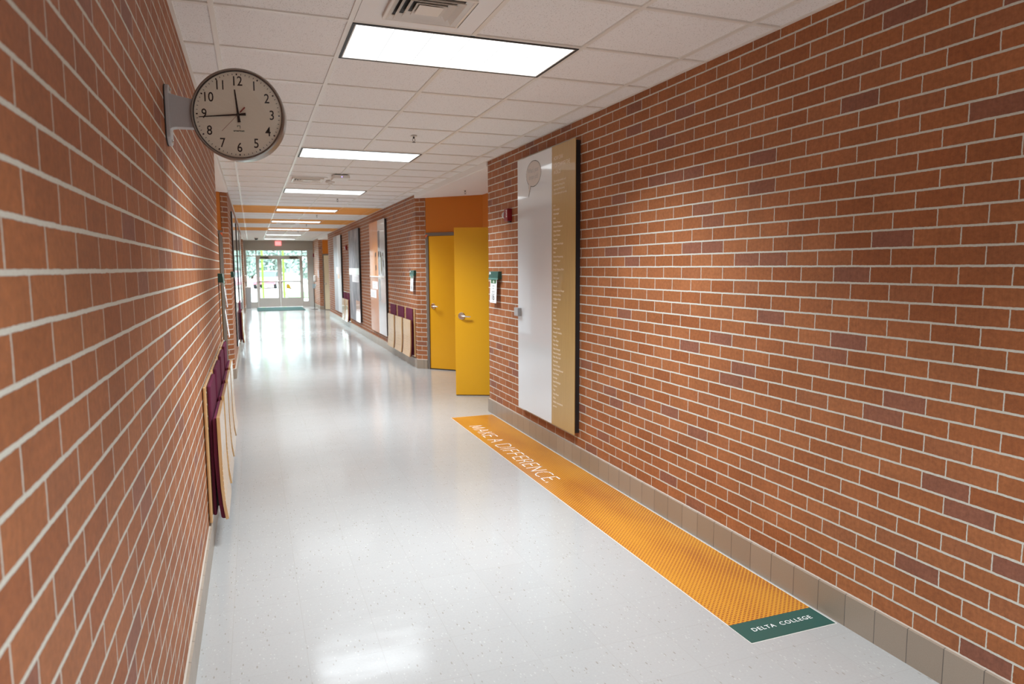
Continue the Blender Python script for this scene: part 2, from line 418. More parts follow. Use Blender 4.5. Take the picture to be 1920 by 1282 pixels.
fm.build('floor', FLOOR, kind='structure')
MB().box(XL-.1, XR+.1, YB-.15, YB, 0, CE+.05).build('wall_back', GREYW, kind='structure')
# dark rooms behind the niches so light does not leak
rm = MB()
for X, sg in ((XR, 1), (XL, -1)):
    x0, x1 = sorted((X+sg*.12, X+sg*2.4))
    far = X+sg*2.4
    rm.box(min(far, far+sg*.1), max(far, far+sg*.1), YB, EXIT, 0, CE)
    rm.box(x0, x1, YB-.1, YB, 0, CE); rm.box(x0, x1, EXIT-.02, EXIT+.02, 0, CE)
rm.box(XL-2.5, XL-.02, YB, EXIT, CE+.01, CE+.1); rm.box(XR+.02, XR+2.5, YB, EXIT, CE+.01, CE+.1)
rm.box(XL-.02, XR+.02, YB, EXIT, CE+.03, CE+.1)
rm.build('wall_outer', GREYW, kind='structure')

# ------------------------------------------------------------------ niche doors
def lever(parent, x, z, dirx, y0=0.0):
    h = MB().lathe([(.0, -.001), (.043, -.001), (.043, .006), (.037, .012), (.012, .011), (.012, .045), (.0, .045)], 32, Matrix.Translation((x, y0, z)) @ Matrix.Rotation(-PI/2, 4, 'X'))
    h.tube([(x, y0+.040, z), (x+dirx*.02, y0+.052, z), (x+dirx*.06, y0+.052, z-.002), (x+dirx*.115, y0+.046, z-.006)], [.010, .010, .0095, .008], 12)
    return h.build('door_handle', CHROME, parent, smooth=True)
def niche_door(i, X, sg, y0, s2, t0, leafmat, open_to=None, tri=True):
    """door in a splayed side: origin at t0 along the splay; local x runs away from the corridor"""
    d = Vector((sg*NW, s2*NB, 0))/NL; o = Vector((X, y0, 0)) + d*t0
    rz = math.atan2(d.y, d.x)
    # local +y must face the niche interior
    ny = Vector((-d.y, d.x, 0)); inward = Vector((0, s2, 0))
    flip = ny.dot(inward) < 0
    fr = bpy.data.objects.new('door_%d' % i, None); C.objects.link(fr); fr['kind'] = 'structure'
    fr.location = o; fr.rotation_euler = (0, 0, rz)
    if flip: fr.scale = (1, -1, 1)
    W = NL - t0; LW_ = .92; e = .048 if sg > 0 else .066; ZT = 2.150
    MB().box(0, W, -.10, -.004, 2.196, NZ).build('panel', ORANGE, fr)
    fm = MB(); fm.box(0, e, -.13, .012, 0, 2.198); fm.box(e+LW_, e+LW_+e, -.13, .012, 0, 2.198); fm.box(e, e+LW_, -.13, .012, ZT, 2.198)
    fm.build('door_frame', FRAMEM, fr, bevel=.002)
    if W > e*2+LW_+.005: MB().box(e*2+LW_, W, -.10, -.004, 0, 2.196).build('side_panel', ORANGE, fr)
    if tri: MB().prism([(.004, 2.168), (.05, 2.168), (.004, 2.118)], .0125, .0145, 'y').build('sticker', mat('orange_sticker', (.85, .16, .05, 1), .5), fr)['label'] = 'small orange triangle sticker'
    lf = bpy.data.objects.new('leaf_pivot', None) if 0 else None
    if open_to is None:
        leaf = MB().box(e+.003, e+LW_-.003, -.045, -.001, .018, ZT-.003).build('door_leaf', leafmat, fr, bevel=.0015)
        lever(leaf, e+.07, 1.03, 1)
        MB().lathe([(0, 0), (.008, 0), (.008, .003), (0, .004)], 16, Matrix.Translation((e+.62, -.001, 1.75)) @ Matrix.Rotation(-PI/2, 4, 'X')).build('peephole', DARKM, leaf)
        MB().box(e, e+LW_, -.06, .0, 0, .015).build('threshold', DARKM, fr)
    return fr
k = 1
for ni, (a, b) in enumerate(NICHES):
    lm = DOORY if ni == 0 else CREAMD
    niche_door(k, XR, 1, b, -1, BR['right'], lm, tri=(ni == 0)); k += 1
    niche_door(k, XR, 1, a, 1, .035, lm, open_to=(1 if ni == 0 else None), tri=False); k += 1
    niche_door(k, XL, -1, b, -1, BR['left'], lm, tri=(ni == 0)); k += 1
    niche_door(k, XL, -1, a, 1, BR['left'], lm, tri=False); k += 1
# the open yellow leaf standing out into the corridor
P0 = Vector((2.405, 8.475)); P1 = Vector((3.235, 8.085)); dv = (P1-P0).normalized()
dl = thing('open_door', (P0.x, P0.y, .012), math.atan2(dv.y, dv.x), 'yellow door leaf standing open into the corridor in front of the closed yellow door', 'door')
MB().box(0, .93, 0, .044, .0, 2.135).build('door_leaf', DOORY, dl, bevel=.0015)
MB().box(0.002, .928, .002, .042, -.006, .004).build('door_sweep', DARKM, dl)
h = MB().lathe([(0, -.001), (.046, -.001), (.046, .006), (.040, .012), (.012, .011), (.012, .045), (0, .045)], 32, Matrix.Translation((.085, 0, 1.02)) @ Matrix.Rotation(PI/2, 4, 'X'))
h.tube([(.085, -.040, 1.02), (.105, -.053, 1.02), (.15, -.053, 1.016), (.205, -.046, 1.012)], [.011, .0105, .010, .0085], 12)
h.build('door_handle', CHROME, dl, smooth=True)['label'] = 'chrome lever handle'
MB().box(-.001, .003, .010, .034, .98, 1.06).build('latch_plate', STEEL, dl)
MB().lathe([(0, 0), (.009, 0), (.009, .004), (0, .005)], 16, Matrix.Translation((.0, .022, 1.02)) @ Matrix.Rotation(-PI/2, 4, 'Y')).build('latch_bolt', DARKM, dl)

# ------------------------------------------------------------------ ceiling lights
def make_fixture():
    t = thing('ceiling_light', (0, 0, 0), 0, 'x', 'ceiling light', 'recessed fluorescent troffers along the corridor')
    a, b = 2*T/2-.012, T/2-.012
    fr = MB(); i = .014
    fr.box(-a, a, -b, -b+i, 0, .006); fr.box(-a, a, b-i, b, 0, .006); fr.box(-a, -a+i, -b+i, b-i, 0, .006); fr.box(a-i, a, -b+i, b-i, 0, .006)
    fr.build('frame', BLACK, t)
    i2 = i + .006
    tr = MB(); tr.box(-a+i, a-i, -b+i, -b+i2, .001, .004); tr.box(-a+i, a-i, b-i2, b-i, .001, .004); tr.box(-a+i, -a+i2, -b+i2, b-i2, .001, .004); tr.box(a-i2, a-i, -b+i2, b-i2, .001, .004)
    tr.build('inner_trim', GRID, t)
    d = MB(); d.face([(-a+i2, -b+i2, .003), (-a+i2, b-i2, .003), (a-i2, b-i2, .003), (a-i2, -b+i2, .003)]); d.build('diffuser', LENS, t)
    ld = bpy.data.lights.new('lamp', 'AREA'); ld.shape = 'RECTANGLE'; ld.size = 1.14; ld.size_y = .53; ld.energy = LAMP_W
    ld.color = (.90, .985, 1.05); ld.spread = math.radians(122)
    lo = bpy.data.objects.new('lamp', ld); C.objects.link(lo); lo.parent = t; lo.location = (0, 0, .0015)
    return t
words = ['behind the viewer, out of sight', 'directly overhead', 'nearest in view, with a visible cell grid',
         'second in view, beyond the clock', 'just beyond the white ceiling device',
         'in the nearest orange ceiling band', 'in the middle orange ceiling band', 'in the farthest orange ceiling band',
         'just beyond the last orange band', 'farthest one, by the exit sign']
fx0 = make_fixture()
for i, y in enumerate(FIX):
    o = fx0 if i == 0 else dup(fx0)
    place(o, (X0+T, y+T/2, CE-.0055), 0, 'recessed rectangular ceiling light, '+words[i], 'recessed fluorescent troffers along the corridor')

# ------------------------------------------------------------------ floor graphic
def dots_material():
    m = mat('orange_dot_vinyl', (.80, .36, .05, 1), .28); k = N(m); oc = k.n('ShaderNodeTexCoord').outputs['Object']
    s = k.n('ShaderNodeSeparateXYZ'); k.l(k.mapping(oc, (1/.0187, 1/.0187, 1), (0, 0, PI/4)), s.inputs[0])
    def c(o): x = k.math('SUBTRACT', k.math('FRACT', o), .5); return k.math('MULTIPLY', x, x)
    d = k.math('SQRT', k.math('ADD', c(s.outputs[0]), c(s.outputs[1])))
    wob = k.noise(k.mapping(oc, (1.2, .55, 1)), 2.2, 2)
    r = k.math('MULTIPLY_ADD', wob.outputs[0], .62, .055)
    msk = k.math('LESS_THAN', d, r)
    k.l(k.mix(msk, (.60, .265, .028, 1), (.33, .098, .020, 1)), k.b.inputs['Base Color']); return m
DOTS = dots_material()
GVIN = mat('green_vinyl', (.022, .090, .075, 1), .3)
fg = thing('floor_graphic', (2.226, 4.76, 0), 0, 'long orange dotted floor decal with white slogan and green end along the right wall', 'floor decal')
def loc(o_, x, y, z=0): return (x-o_[0], y-o_[1], z)
g0 = (2.226, 4.76)
MB().box(1.983-g0[0]+.0, 2.470-g0[0], 2.308-g0[1], 7.218-g0[1], .0, .0006).build('backing', mat('decal_edge', (.72, .70, .64, 1), .4), fg)
MB().box(1.988-g0[0], 2.464-g0[0], 2.4705-g0[1], 7.212-g0[1], .0006, .0011).build('dotted_field', DOTS, fg)
MB().box(1.986-g0[0], 2.464-g0[0], 2.312-g0[1], 2.470-g0[1], .0006, .0011).build('green_field', GVIN, fg)
STROKES = [[(2.055,6.749),(2.187,6.733),(2.057,6.681),(2.19,6.628),(2.055,6.617)],[(2.054,6.573),(2.19,6.525),(2.056,6.468)],[(2.105,6.552),(2.102,6.493)],[(2.054,6.42),(2.189,6.428)],[(2.193,6.358),(2.128,6.403),(2.055,6.342)],[(2.185,6.239),(2.182,6.31),(2.056,6.306),(2.058,6.234)],[(2.127,6.3),(2.125,6.244)],[(2.053,6.142),(2.188,6.088),(2.053,6.034)],[(2.106,6.12),(2.103,6.058)],[(2.052,5.928),(2.185,5.935),(2.191,5.895),(2.182,5.853),(2.158,5.823),(2.121,5.816),(2.082,5.826),(2.059,5.841),(2.051,5.883),(2.052,5.928)],[(2.051,5.772),(2.188,5.773)],[(2.053,5.713),(2.183,5.715),(2.182,5.645)],[(2.124,5.711),(2.122,5.654)],[(2.053,5.603),(2.183,5.6),(2.183,5.532)],[(2.121,5.597),(2.119,5.536)],[(2.182,5.415),(2.182,5.483),(2.054,5.481),(2.053,5.412)],[(2.124,5.479),(2.122,5.42)],[(2.051,5.369),(2.181,5.37),(2.186,5.342),(2.182,5.314),(2.166,5.296),(2.142,5.294),(2.113,5.324),(2.116,5.367)],[(2.113,5.324),(2.088,5.305),(2.05,5.293)],[(2.182,5.177),(2.183,5.246),(2.05,5.245),(2.055,5.181)],[(2.124,5.242),(2.121,5.183)],[(2.05,5.132),(2.184,5.133),(2.053,5.038),(2.183,5.034)],[(2.179,4.884),(2.183,4.926),(2.175,4.968),(2.141,4.989),(2.097,4.991),(2.062,4.964),(2.049,4.94),(2.048,4.908),(2.057,4.881)],[(2.183,4.771),(2.181,4.836),(2.052,4.838),(2.054,4.767)],[(2.119,4.833),(2.123,4.776)],[(2.047,4.73),(2.064,4.728)]]
hw_ = .0048; sls = [MB(), MB(), MB()]
for si, pl in enumerate(STROKES):
    sl = sls[0 if si < 7 else 1 if si < 9 else 2]
    pl = [Vector((x-g0[0], y-g0[1])) for x, y in pl]
    for a, b in zip(pl, pl[1:]):
        d = (b-a).normalized(); n = Vector((-d.y, d.x))*hw_; e = d*hw_*.8
        q = [a-e+n, a-e-n, b+e-n, b+e+n]
        sl.prism([(p.x, p.y) for p in q], .0011, .0015, 'z')
for sl in sls: sl.build('slogan_word', WHITEI, fg)
Mx = Matrix.Translation((2.060-g0[0], 2.386-g0[1], .0013))
MB().text('DELTA', .0390, Mx, ext=.0002, sp=1.16).build('college_word', WHITEI, fg)
MB().text('COLLEGE', .0390, Matrix.Translation((2.402-g0[0], 2.386-g0[1], .0013)), ext=.0002, sp=1.16, ax='RIGHT').build('college_word', WHITEI, fg)

# ------------------------------------------------------------------ folding wall seats
def shell_profile():
    outer = [(.085, .785), (.087, .60), (.087, .515)]
    z = .50
    while z > .275:
        y = .087 + (.515-z)**2*.14
        outer += [(y, z), (y-.004, z-.002), (y-.004, z-.006), (y, z-.008)]; z -= .030
    outer += [(.0965, .255), (.108, .172)]
    inner = [(.091, .168), (.080, .255), (.072, .36), (.069, .50), (.068, .60), (.067, .785)]
    return outer + inner
def make_seat():
    t = thing('folding_wall_seat', (0, 0, 0), 0, 'x', 'folding seat', 'g')
    b = MB().box(-.33, .33, .004, .022, 0, .805).build('backboard', MAPLE, t, bevel=.006)
    for z in (.56, .63, .70, .77):
        for x in (-.30, .30):
            MB().lathe([(0, 0), (.006, 0), (.006, .0015), (0, .002)], 10, Matrix.Translation((x, .022, z)) @ Matrix.Rotation(-PI/2, 4, 'X')).build('screw', STEEL, b)
    MB().box(-.31, .31, 0, .004, .04, .77).build('wall_plate', DARKM, t)
    MB().box(-.255, .255, .022, .043, .02, .80).build('back_pad', MAROON, t, bevel=.009, seg=3)
    prof = shell_profile(); off = lambda P: [(y, z-.17) for y, z in P]
    MB().prism(off(prof), -.285, .285, 'x').build('seat_shell', [MAPLE], t, bevel=.0)
    cush = [(.045, .775), (.043, .55), (.050, .36), (.058, .25), (.066, .182), (.072, .174), (.0905, .172), (.0795, .255), (.0715, .36), (.0685, .50), (.0675, .60), (.0665, .782), (.052, .784)]
    MB().prism(off(cush), -.275, .275, 'x').build('seat_cushion', MAROON, t, bevel=.005, seg=3)
    for x in (-.18, .18): MB().box(x-.02, x+.02, .022, .058, .06, .16).build('hinge', DARKM, t)
    return t
seat0 = make_seat(); first = True
def seat(x, y, rz, label, group):
    global first
    o = seat0 if first else dup(seat0); first = False
    place(o, (x, y, .17), rz, label, group)
nm = ['nearest the viewer', 'second from the viewer', 'third from the viewer', 'farthest of the row of four']
for i in range(4):
    seat(XL, 4.25+.33+.728*i, LW, 'folded maroon seat on the near left wall, '+nm[i], 'folding seats on the near left wall')
nm = ['nearest of the three', 'middle one of the three', 'farthest, beside the orange banner']
for i in range(3):
    seat(XR, 11.50+.712*i, RW, 'folded maroon seat beyond the yellow doors, '+nm[i], 'three folding seats beyond the yellow doors')
for i in range(2):
    seat(XR, 19.47+.712*i, RW, 'folded wall seat between the two farthest right banners, '+('nearer one' if i == 0 else 'farther one'), 'folding seats between the far banners')
for i in range(2):
    seat(XL, 14.95+.72*i, LW, 'folded seat far along the left wall between glossy panels, '+('nearer one' if i == 0 else 'farther one'), 'folding seats far along the left wall')

# ------------------------------------------------------------------ wall clock
def make_clock():
    cx, cz, cy = -.019, 2.265, 3.095
    A = .19; R = .1815
    ck = thing('wall_clock', (XL, 3.14, 2.12), 0, 'round two-sided school clock on a grey bracket jutting from the left brick wall', 'clock')
    O = Vector((cx-XL, cy-3.14, cz-2.12))
    # dial frame: local X right as seen, local Y up, local Z towards viewer
    n = Vector((-math.sin(A), -math.cos(A), 0)); up = Vector((0, 0, 1)); rt = up.cross(n)
    M = Matrix(((rt.x, up.x, n.x, O.x), (rt.y, up.y, n.y, O.y), (rt.z, up.z, n.z, O.z), (0, 0, 0, 1)))
    MB().lathe([(0, -.072), (R-.022, -.072), (R-.008, -.060), (R-.003, -.03), (R-.003, .015), (R, .026), (R-.001, .036), (R-.006, .040), (R-.0105, .039), (R-.0115, .030), (0, .030)], 96, M).build('case', CASE, ck, smooth=True)
    MB().lathe([(R-.0095, .0375), (R-.0125, .039), (R-.0135, .0305), (R-.0105, .0305)], 96, M, ring=True).build('bezel_gasket', BLACK, ck)
    MB().lathe([(0, .0302), (R-.012, .0302), (R-.012, .0308), (0, .0308)], 96, M).build('dial', DIAL, ck)
    nb = MB()
    for h in range(1, 13):
        a = PI/2 - h*PI/6; rr = .1300
        nb.text(str(h), .0525, M @ Matrix.Translation((rr*math.cos(a), rr*math.sin(a), .0312)), ext=.0002, ax='CENTER', ay='CENTER', sx=.84, off=.0003)
    nb.build('numerals', INK, ck)
    mk = MB()
    for q in range(60):
        a = q*PI/30; L, W_ = (.0065, .0026) if q % 5 == 0 else (.0055, .0010)
        mk.box(-W_, W_, .1575-L/2, .1575+L/2, .0310, .0316, M @ Matrix.Rotation(a, 4, 'Z'))
    mk.build('minute_marks', INK, ck)
    def hand(name, ang, pts, z, m_):
        MB().prism(pts, z, z+.0012, 'z', M @ Matrix.Rotation(-ang, 4, 'Z')).build(name, m_, ck)
    hand('hour_hand', math.radians(-5.5), [(-.0060, -.030), (.0060, -.030), (.0042, .0), (.0022, .098), (-.0022, .098), (-.0042, 0)], .0335, INK)
    hand('minute_hand', math.radians(265.0), [(-.0056, -.030), (.0056, -.030), (.0034, 0), (.0014, .150), (-.0014, .150), (-.0034, 0)], .0355, INK)
    hand('second_hand', math.radians(224.0), [(-.0026, -.040), (.0026, -.040), (.0024, -.014), (.0005, -.010), (.0005, .092), (-.0005, .092), (-.0005, -.010), (-.0024, -.014)], .0375, REDH)
    MB().lathe([(0, .031), (.0065, .031), (.0065, .0395), (0, .0400)], 24, M).build('hub', DARKM, ck)
    lg = MB().text('american', .0115, M @ Matrix.Translation((0, -.066, .0312)), ax='CENTER', ext=.0002, off=.0002)
    lg.box(-.006, .004, -.0440, -.0420, .031, .0315, M); lg.box(.004, .006, -.0540, -.0420, .031, .0315, M); lg.box(-.006, -.004, -.0480, -.0440, .031, .0315, M)
    lg.build('maker_mark', mat('green_ink', (.03, .09, .07, 1), .5), ck)
    # domed crystal
    prof = [(R-.0125, .0399), (R-.0125, .040)] + [((R-.0125)*math.cos(t), .040+.018*math.sin(t)) for t in [x*PI/2/10 for x in range(1, 11)]]
    cr = MB(); nn = 96; prof = prof[1:-1] + [(.0001, .058)]
    vv = [(r*math.cos(2*PI*q/nn), r*math.sin(2*PI*q/nn), h) for r, h in prof for q in range(nn)]
    cr.add(vv, [[i*nn+q, i*nn+(q+1) % nn, (i+1)*nn+(q+1) % nn, (i+1)*nn+q] for i in range(len(prof)-1) for q in range(nn)], M)
    cr.build('crystal', CGLASS, ck, smooth='all')
    # bracket: plate on the wall and cast arm
    def L(x, y, z): return (x-XL, y-3.14, z-2.12)
    zc = 2.268; pl = MB(); pts = []
    for s in range(0, 13): a = PI*s/12; pts.append((.038*math.cos(a), .085+.038*math.sin(a)*.9))
    for s in range(0, 13): a = PI+PI*s/12; pts.append((.038*math.cos(a), -.085+.038*math.sin(a)*.9))
    pl.prism([(3.165-3.14+u*1.7, zc-2.12+v-.004) for u, v in pts], .004, .018, 'x')
    pl.build('mounting_plate', CAST, ck, bevel=.003, smooth=False)
    MB().prism([(3.165-3.14+u*1.72+.002, zc-2.12+v*1.01-.004) for u, v in pts], .0002, .004, 'x').build('gasket', BLACK, ck)
    for dz in (.098, -.106):
        MB().lathe([(0, 0), (.008, 0), (.008, .003), (.005, .006), (0, .006)], 16, Matrix.Translation((.018, .02, zc-2.12+dz)) @ Matrix.Rotation(PI/2, 4, 'Y')).build('bolt', STEEL, ck)
    arm = MB(); poly = [(.015, .074), (.045, .066), (.110, .054), (.110, -.056), (.040, -.057), (.026, -.060), (.019, -.066), (.015, -.074)]
    arm.prism([(x, z+zc-2.12) for x, z in poly], -.032, .022, 'y')
    arm.build('bracket_arm', CAST, ck, bevel=.006, seg=3)
    return ck
make_clock()

# ------------------------------------------------------------------ near board with wooden text strip
def tm(yw, z, y0, zb, d):   # lettering at world Y yw on right wall item with origin y0
    return TM(yw-y0, d, z-zb)
b0y, b0z = 5.695, .26
bd = thing('display_board', (XR-.001, b0y, b0z), RW, 'tall glossy white board with gold wood strip of text on the near right brick wall', 'display board')
H = 2.405
MB().box(-.625, .625, .0, .046, .012, H-.012).build('backing', BLACK, bd)
MB().box(-.175, .640, .046, .052, 0, H).build('white_board', BOARDW, bd, bevel=.001)
MB().box(-.640, -.177, .046, .052, 0, H).build('wood_strip', OAKP, bd, bevel=.001)
LET = mat('pale_lettering', (.92, .82, .68, 1), .5)
tx = MB()
for s_, z in (('HOW CAN', 2.545), ('YOU CHANGE THE', 2.487), ('WORLD?', 2.430)):
    tx.text(s_, .047, tm(5.482, z, b0y, b0z, .0523), ext=.0002, off=-.0004, sx=.80)
for s_, z in (('Discovering ourselves and', 2.366), ('researching through the', 2.331), ('beginning of the journey', 2.296), ('a Delta career path can take.', 2.261)):
    tx.text(s_, .0245, tm(5.478, z, b0y, b0z, .0523), ext=.0002, off=-.0001, sx=.93)
jobs = ['Actor', 'Anthropologist', 'Archaeologist', 'Artist', 'Business Manager', 'Broadcast Professional', 'College Professor', 'Career Professor', 'Counselor', 'Digital Forensics Analyst', 'Designer', 'Editor', 'Education Programming', 'Graphic Designer', 'Geologist', 'Foreign Diplomacy Officer', 'Geographer', 'Game Creator', 'Grant Writer', 'Historian', 'Human Resources Manager', 'Information Officer', 'Intelligence Analyst', 'Interpreter', 'Journalist', 'Judge', 'Lawyer', 'Librarian', 'Linguist', 'Museum Curator', 'Nonprofit Consultant', 'Paralegal', 'Police Officer', 'Policy Maker', 'Political Strategist', 'Private Investigator', 'Public Affairs Chief', 'Psychologist', 'Research Analyst', 'Social Media Professional', 'Social Worker', 'Sociologist', 'Speech Pathologist', 'Translator', 'Tutor', 'Urban Planner', 'Writer', 'Wildlife Conservationist', 'and more']
for i, j in enumerate(jobs):
    z = 2.172 + (0.432-2.172)*i/(len(jobs)-1)
    tx.text(j, .0235, tm(5.484, z-.008, b0y, b0z, .0523), ext=.0002, sx=.86)
tx.build('lettering', LET, bd)
# speech bubble
cyb, czb = 5.930, 2.496
def bubble_pts(g):
    c = (cyb-b0y, czb-b0z); out = []
    for s in range(60):
        a = 2*PI*s/60
        if a > .7 and a < 1.05 and 0: continue
        out.append((c[0]+(.178+g)*math.cos(a), c[1]+(.118+g)*math.sin(a)))
    # tail at lower left as seen (larger Y)
    i = min(range(60), key=lambda q: abs(2*PI*q/60 - (2*PI-1.02)))
    tail = [(c[0]+.062-g, c[1]-.108-g), (c[0]+.118, c[1]-.205-g*3), (c[0]+.118+g, c[1]-.088-g)]
    return out[:i-1] + tail + out[i+2:]
MB().prism(bubble_pts(.0), .052, .0524, 'y').build('speech_bubble_outline', INK, bd)
MB().prism(bubble_pts(-.0055), .0524, .0528, 'y').build('speech_bubble', mat('bubble_fill', (.62, .56, .51, 1), .35), bd)
bt = MB(); bt.text("What's your", .064, TM(cyb-b0y+.135, .0529, czb-b0z+.014), ext=.0001, off=-.0008, sx=.80)
bt.text('dream job?', .064, TM(cyb-b0y+.115, .0529, czb-b0z-.048), ext=.0001, off=-.0008, sx=.80)
bt.build('bubble_text', GREYI, bd)
# small clip bracket on the far edge of the board
MB().box(.555, .66, .046, .088, 1.172-b0z, 1.252-b0z).build('edge_clip', CAST, bd, bevel=.003)['label'] = 'small grey metal clip on the board edge'

# ------------------------------------------------------------------ far banners, right wall
TERR = mat('terracotta_print', (.50, .225, .120, 1), .34, coat=.12)
TERO = mat('orange_print', (.66, .27, .085, 1), .34, coat=.12)
PGREY = mat('pale_grey_print', (.55, .56, .56, 1), .25, coat=.3)
def banner_base(y0, w_, z0, z1, label):
    t = thing('wall_banner', (XR, y0, z0), RW, label, 'banner')
    MB().box(-w_/2+.012, w_/2-.012, 0, .044, .012, z1-z0-.012).build('backing', BLACK, t)
    return t
y0, z0 = 14.50, .29; Wd, Hh = 1.85, 2.32
bn = banner_base(y0, Wd, z0, z0+Hh, 'tall wall banner, half orange with vertical lettering, half white with pencil graphics')
def rc(t, name, ya, yb, za, zb, d, m_, th=.002):
    return MB().box(ya-y0, yb-y0, d, d+th, za-z0, zb-z0).build(name, m_, t)
rc(bn, 'orange_half', 14.37, y0+Wd/2, 1.46, z0+Hh, .044, TERO, .006)
rc(bn, 'terracotta_base', 14.40, y0+Wd/2, z0, 1.46, .044, TERR, .006)
rc(bn, 'white_half', y0-Wd/2, 14.37, 1.46, z0+Hh, .044, PGREY, .006)
rc(bn, 'white_base', y0-Wd/2, 14.40, z0, 1.46, .044, BOARDW, .006)
MB().box(-Wd/2, Wd/2, .050, .066, 1.455-z0, 1.475-z0).build('ledge', WHITEP, bn)
v = MB(); v.text('INNOVATION STARTS HERE', .088, Matrix.Translation((15.17-y0, .0503, 1.50-z0)) @ Matrix(((0, -1, 0, 0), (0, 0, 1, 0), (1, 0, 0, 0), (0, 0, 0, 1))), ext=.0002, off=-.001, sp=.98)
v.build('vertical_lettering', mat('faint_lettering', (.80, .55, .42, 1), .5), bn)
rc(bn, 'photo', 14.16, 14.34, 2.05, 2.40, .050, mat('dark_photo', (.10, .09, .10, 1), .3))
p = MB()
for a, b, c, d in ((14.22, 14.34, 1.88, 1.98), (13.72, 13.80, 1.67, 1.80), (14.02, 14.12, 1.86, 1.97), (14.60, 14.70, 1.88, 1.97), (14.58, 14.68, 1.60, 1.70)): p.box(a-y0, b-y0, .050, .052, c-z0, d-z0)
for a in (14.30, 14.22, 13.86, 13.78): p.box(a-y0, a+.018-y0, .050, .052, 1.50-z0, 1.95-z0)
for a in (14.72, 14.60): p.box(a-y0, a+.014-y0, .050, .052, 1.49-z0, 1.95-z0)
p.build('bar_graphics', DARKM, bn)
pen = MB(); pen.prism([(14.00-y0, 1.52-z0), (13.96-y0, 1.60-z0), (13.96-y0, 1.88-z0), (14.01-y0, 1.96-z0), (14.05-y0, 1.88-z0), (14.05-y0, 1.60-z0)], .050, .052, 'y')
pen.build('pencil_graphic', mat('olive_ink', (.16, .15, .06, 1), .5), bn)
pen = MB(); pen.prism([(14.38-y0, 1.42-z0), (14.17-y0, 1.42-z0), (14.10-y0, .97-z0), (14.30-y0, 1.0-z0)], .050, .0515, 'y')
pen.build('wedge_graphic', mat('mid_grey_print', (.24, .27, .28, 1), .3), bn)  # dark wedge printed low on the white part
rc(bn, 'caption_card', 14.45, 15.14, 1.20, 1.36, .050, PAPER, .004); rc(bn, 'caption_card', 14.66, 15.42, 1.01, 1.18, .050, PAPER, .004)
cl = MB()
for q in range(4): cl.box(14.55-y0, 15.02-y0, .0541, .0545, 1.23+.028*q-z0, 1.236+.028*q-z0); cl.box(14.78-y0, 15.30-y0, .0541, .0545, 1.04+.028*q-z0, 1.046+.028*q-z0)
cl.build('caption_text', GREYI, bn)

y0, z0 = 18.03, .30; Wd, Hh = 1.84, 2.32
bn = banner_base(y0, Wd, z0, z0+Hh, 'tall dark grey wall banner with a white middle band and pink corner block')
def streak():
    m = mat('streaked_grey_print', G(.15), .42, coat=.0); k = N(m); oc = k.n('ShaderNodeTexCoord').outputs['Object']
    n = k.noise(k.mapping(oc, (5, 5, 1.1)), 2, 5, .7)
    k.l(k.ramp(n.outputs[0], [(.3, (.05, .05, .06, 1)), (.5, (.17, .17, .19, 1)), (.64, (.42, .38, .40, 1)), (.75, (.2, .2, .22, 1))]), k.b.inputs['Base Color']); return m
SG = streak()
rc(bn, 'upper_picture', y0-Wd/2, y0+Wd/2, 1.64, z0+Hh, .044, SG, .006)
rc(bn, 'lower_picture', y0-Wd/2, y0+Wd/2, z0, 1.64, .044, SG, .006)
rc(bn, 'white_band', y0-Wd/2, y0+Wd/2, 1.47, 1.64, .050, mat('pale_green_white', (.72, .78, .72, 1), .3), .003)
rc(bn, 'caption_card', 17.20, 18.35, 1.29, 1.465, .050, PAPER, .003)
cl = MB()
for q in range(4): cl.box(17.35-y0, 18.2-y0, .0531, .0535, 1.32+.032*q-z0, 1.328+.032*q-z0)
cl.build('caption_text', GREYI, bn)
rc(bn, 'pink_block', y0-Wd/2, 17.80, z0, .83, .050, mat('salmon_print', (.62, .28, .17, 1), .2, coat=.6), .002)
y0, z0 = 21.68, .32; Wd, Hh = 1.84, 2.30
bn = banner_base(y0, Wd, z0, z0+Hh, 'tall pale silver wall banner, the farthest on the right wall, with a small orange square')
rc(bn, 'silver_left', 21.65, y0+Wd/2, z0, z0+Hh, .044, mat('silver_print', (.34, .35, .37, 1), .42), .006)
rc(bn, 'white_right', y0-Wd/2, 21.65, z0, z0+Hh, .044, mat('white_print', (.66, .70, .72, 1), .42), .006)
rc(bn, 'white_label', 20.78, 21.95, 1.47, 1.68, .050, PAPER, .003)
rc(bn, 'orange_label', 21.22, 21.62, 1.33, 1.46, .050, TERO, .003)
# left wall panels, seen almost edge on
for i, (ya, yb_) in enumerate(((12.75, 14.45), (16.15, 17.85), (19.35, 21.15))):
    t = thing('wall_panel', (XL, (ya+yb_)/2, .30), LW, 'tall glossy dark-edged panel on the left wall, '+('nearest of the three' if i == 0 else 'middle of the three, beyond two folded seats' if i == 1 else 'farthest of the three'), 'wall panel', 'glossy panels along the left wall')
    MB().box(-.89, .89, 0, .022, .012, 2.31).build('backing', BLACK, t)  # black slab stands in for the shadow in the panel's stand-off gap
    MB().box(-.9, .9, .022, .028, 0, 2.32).build('face', BOARDW if i != 2 else PGREY, t)

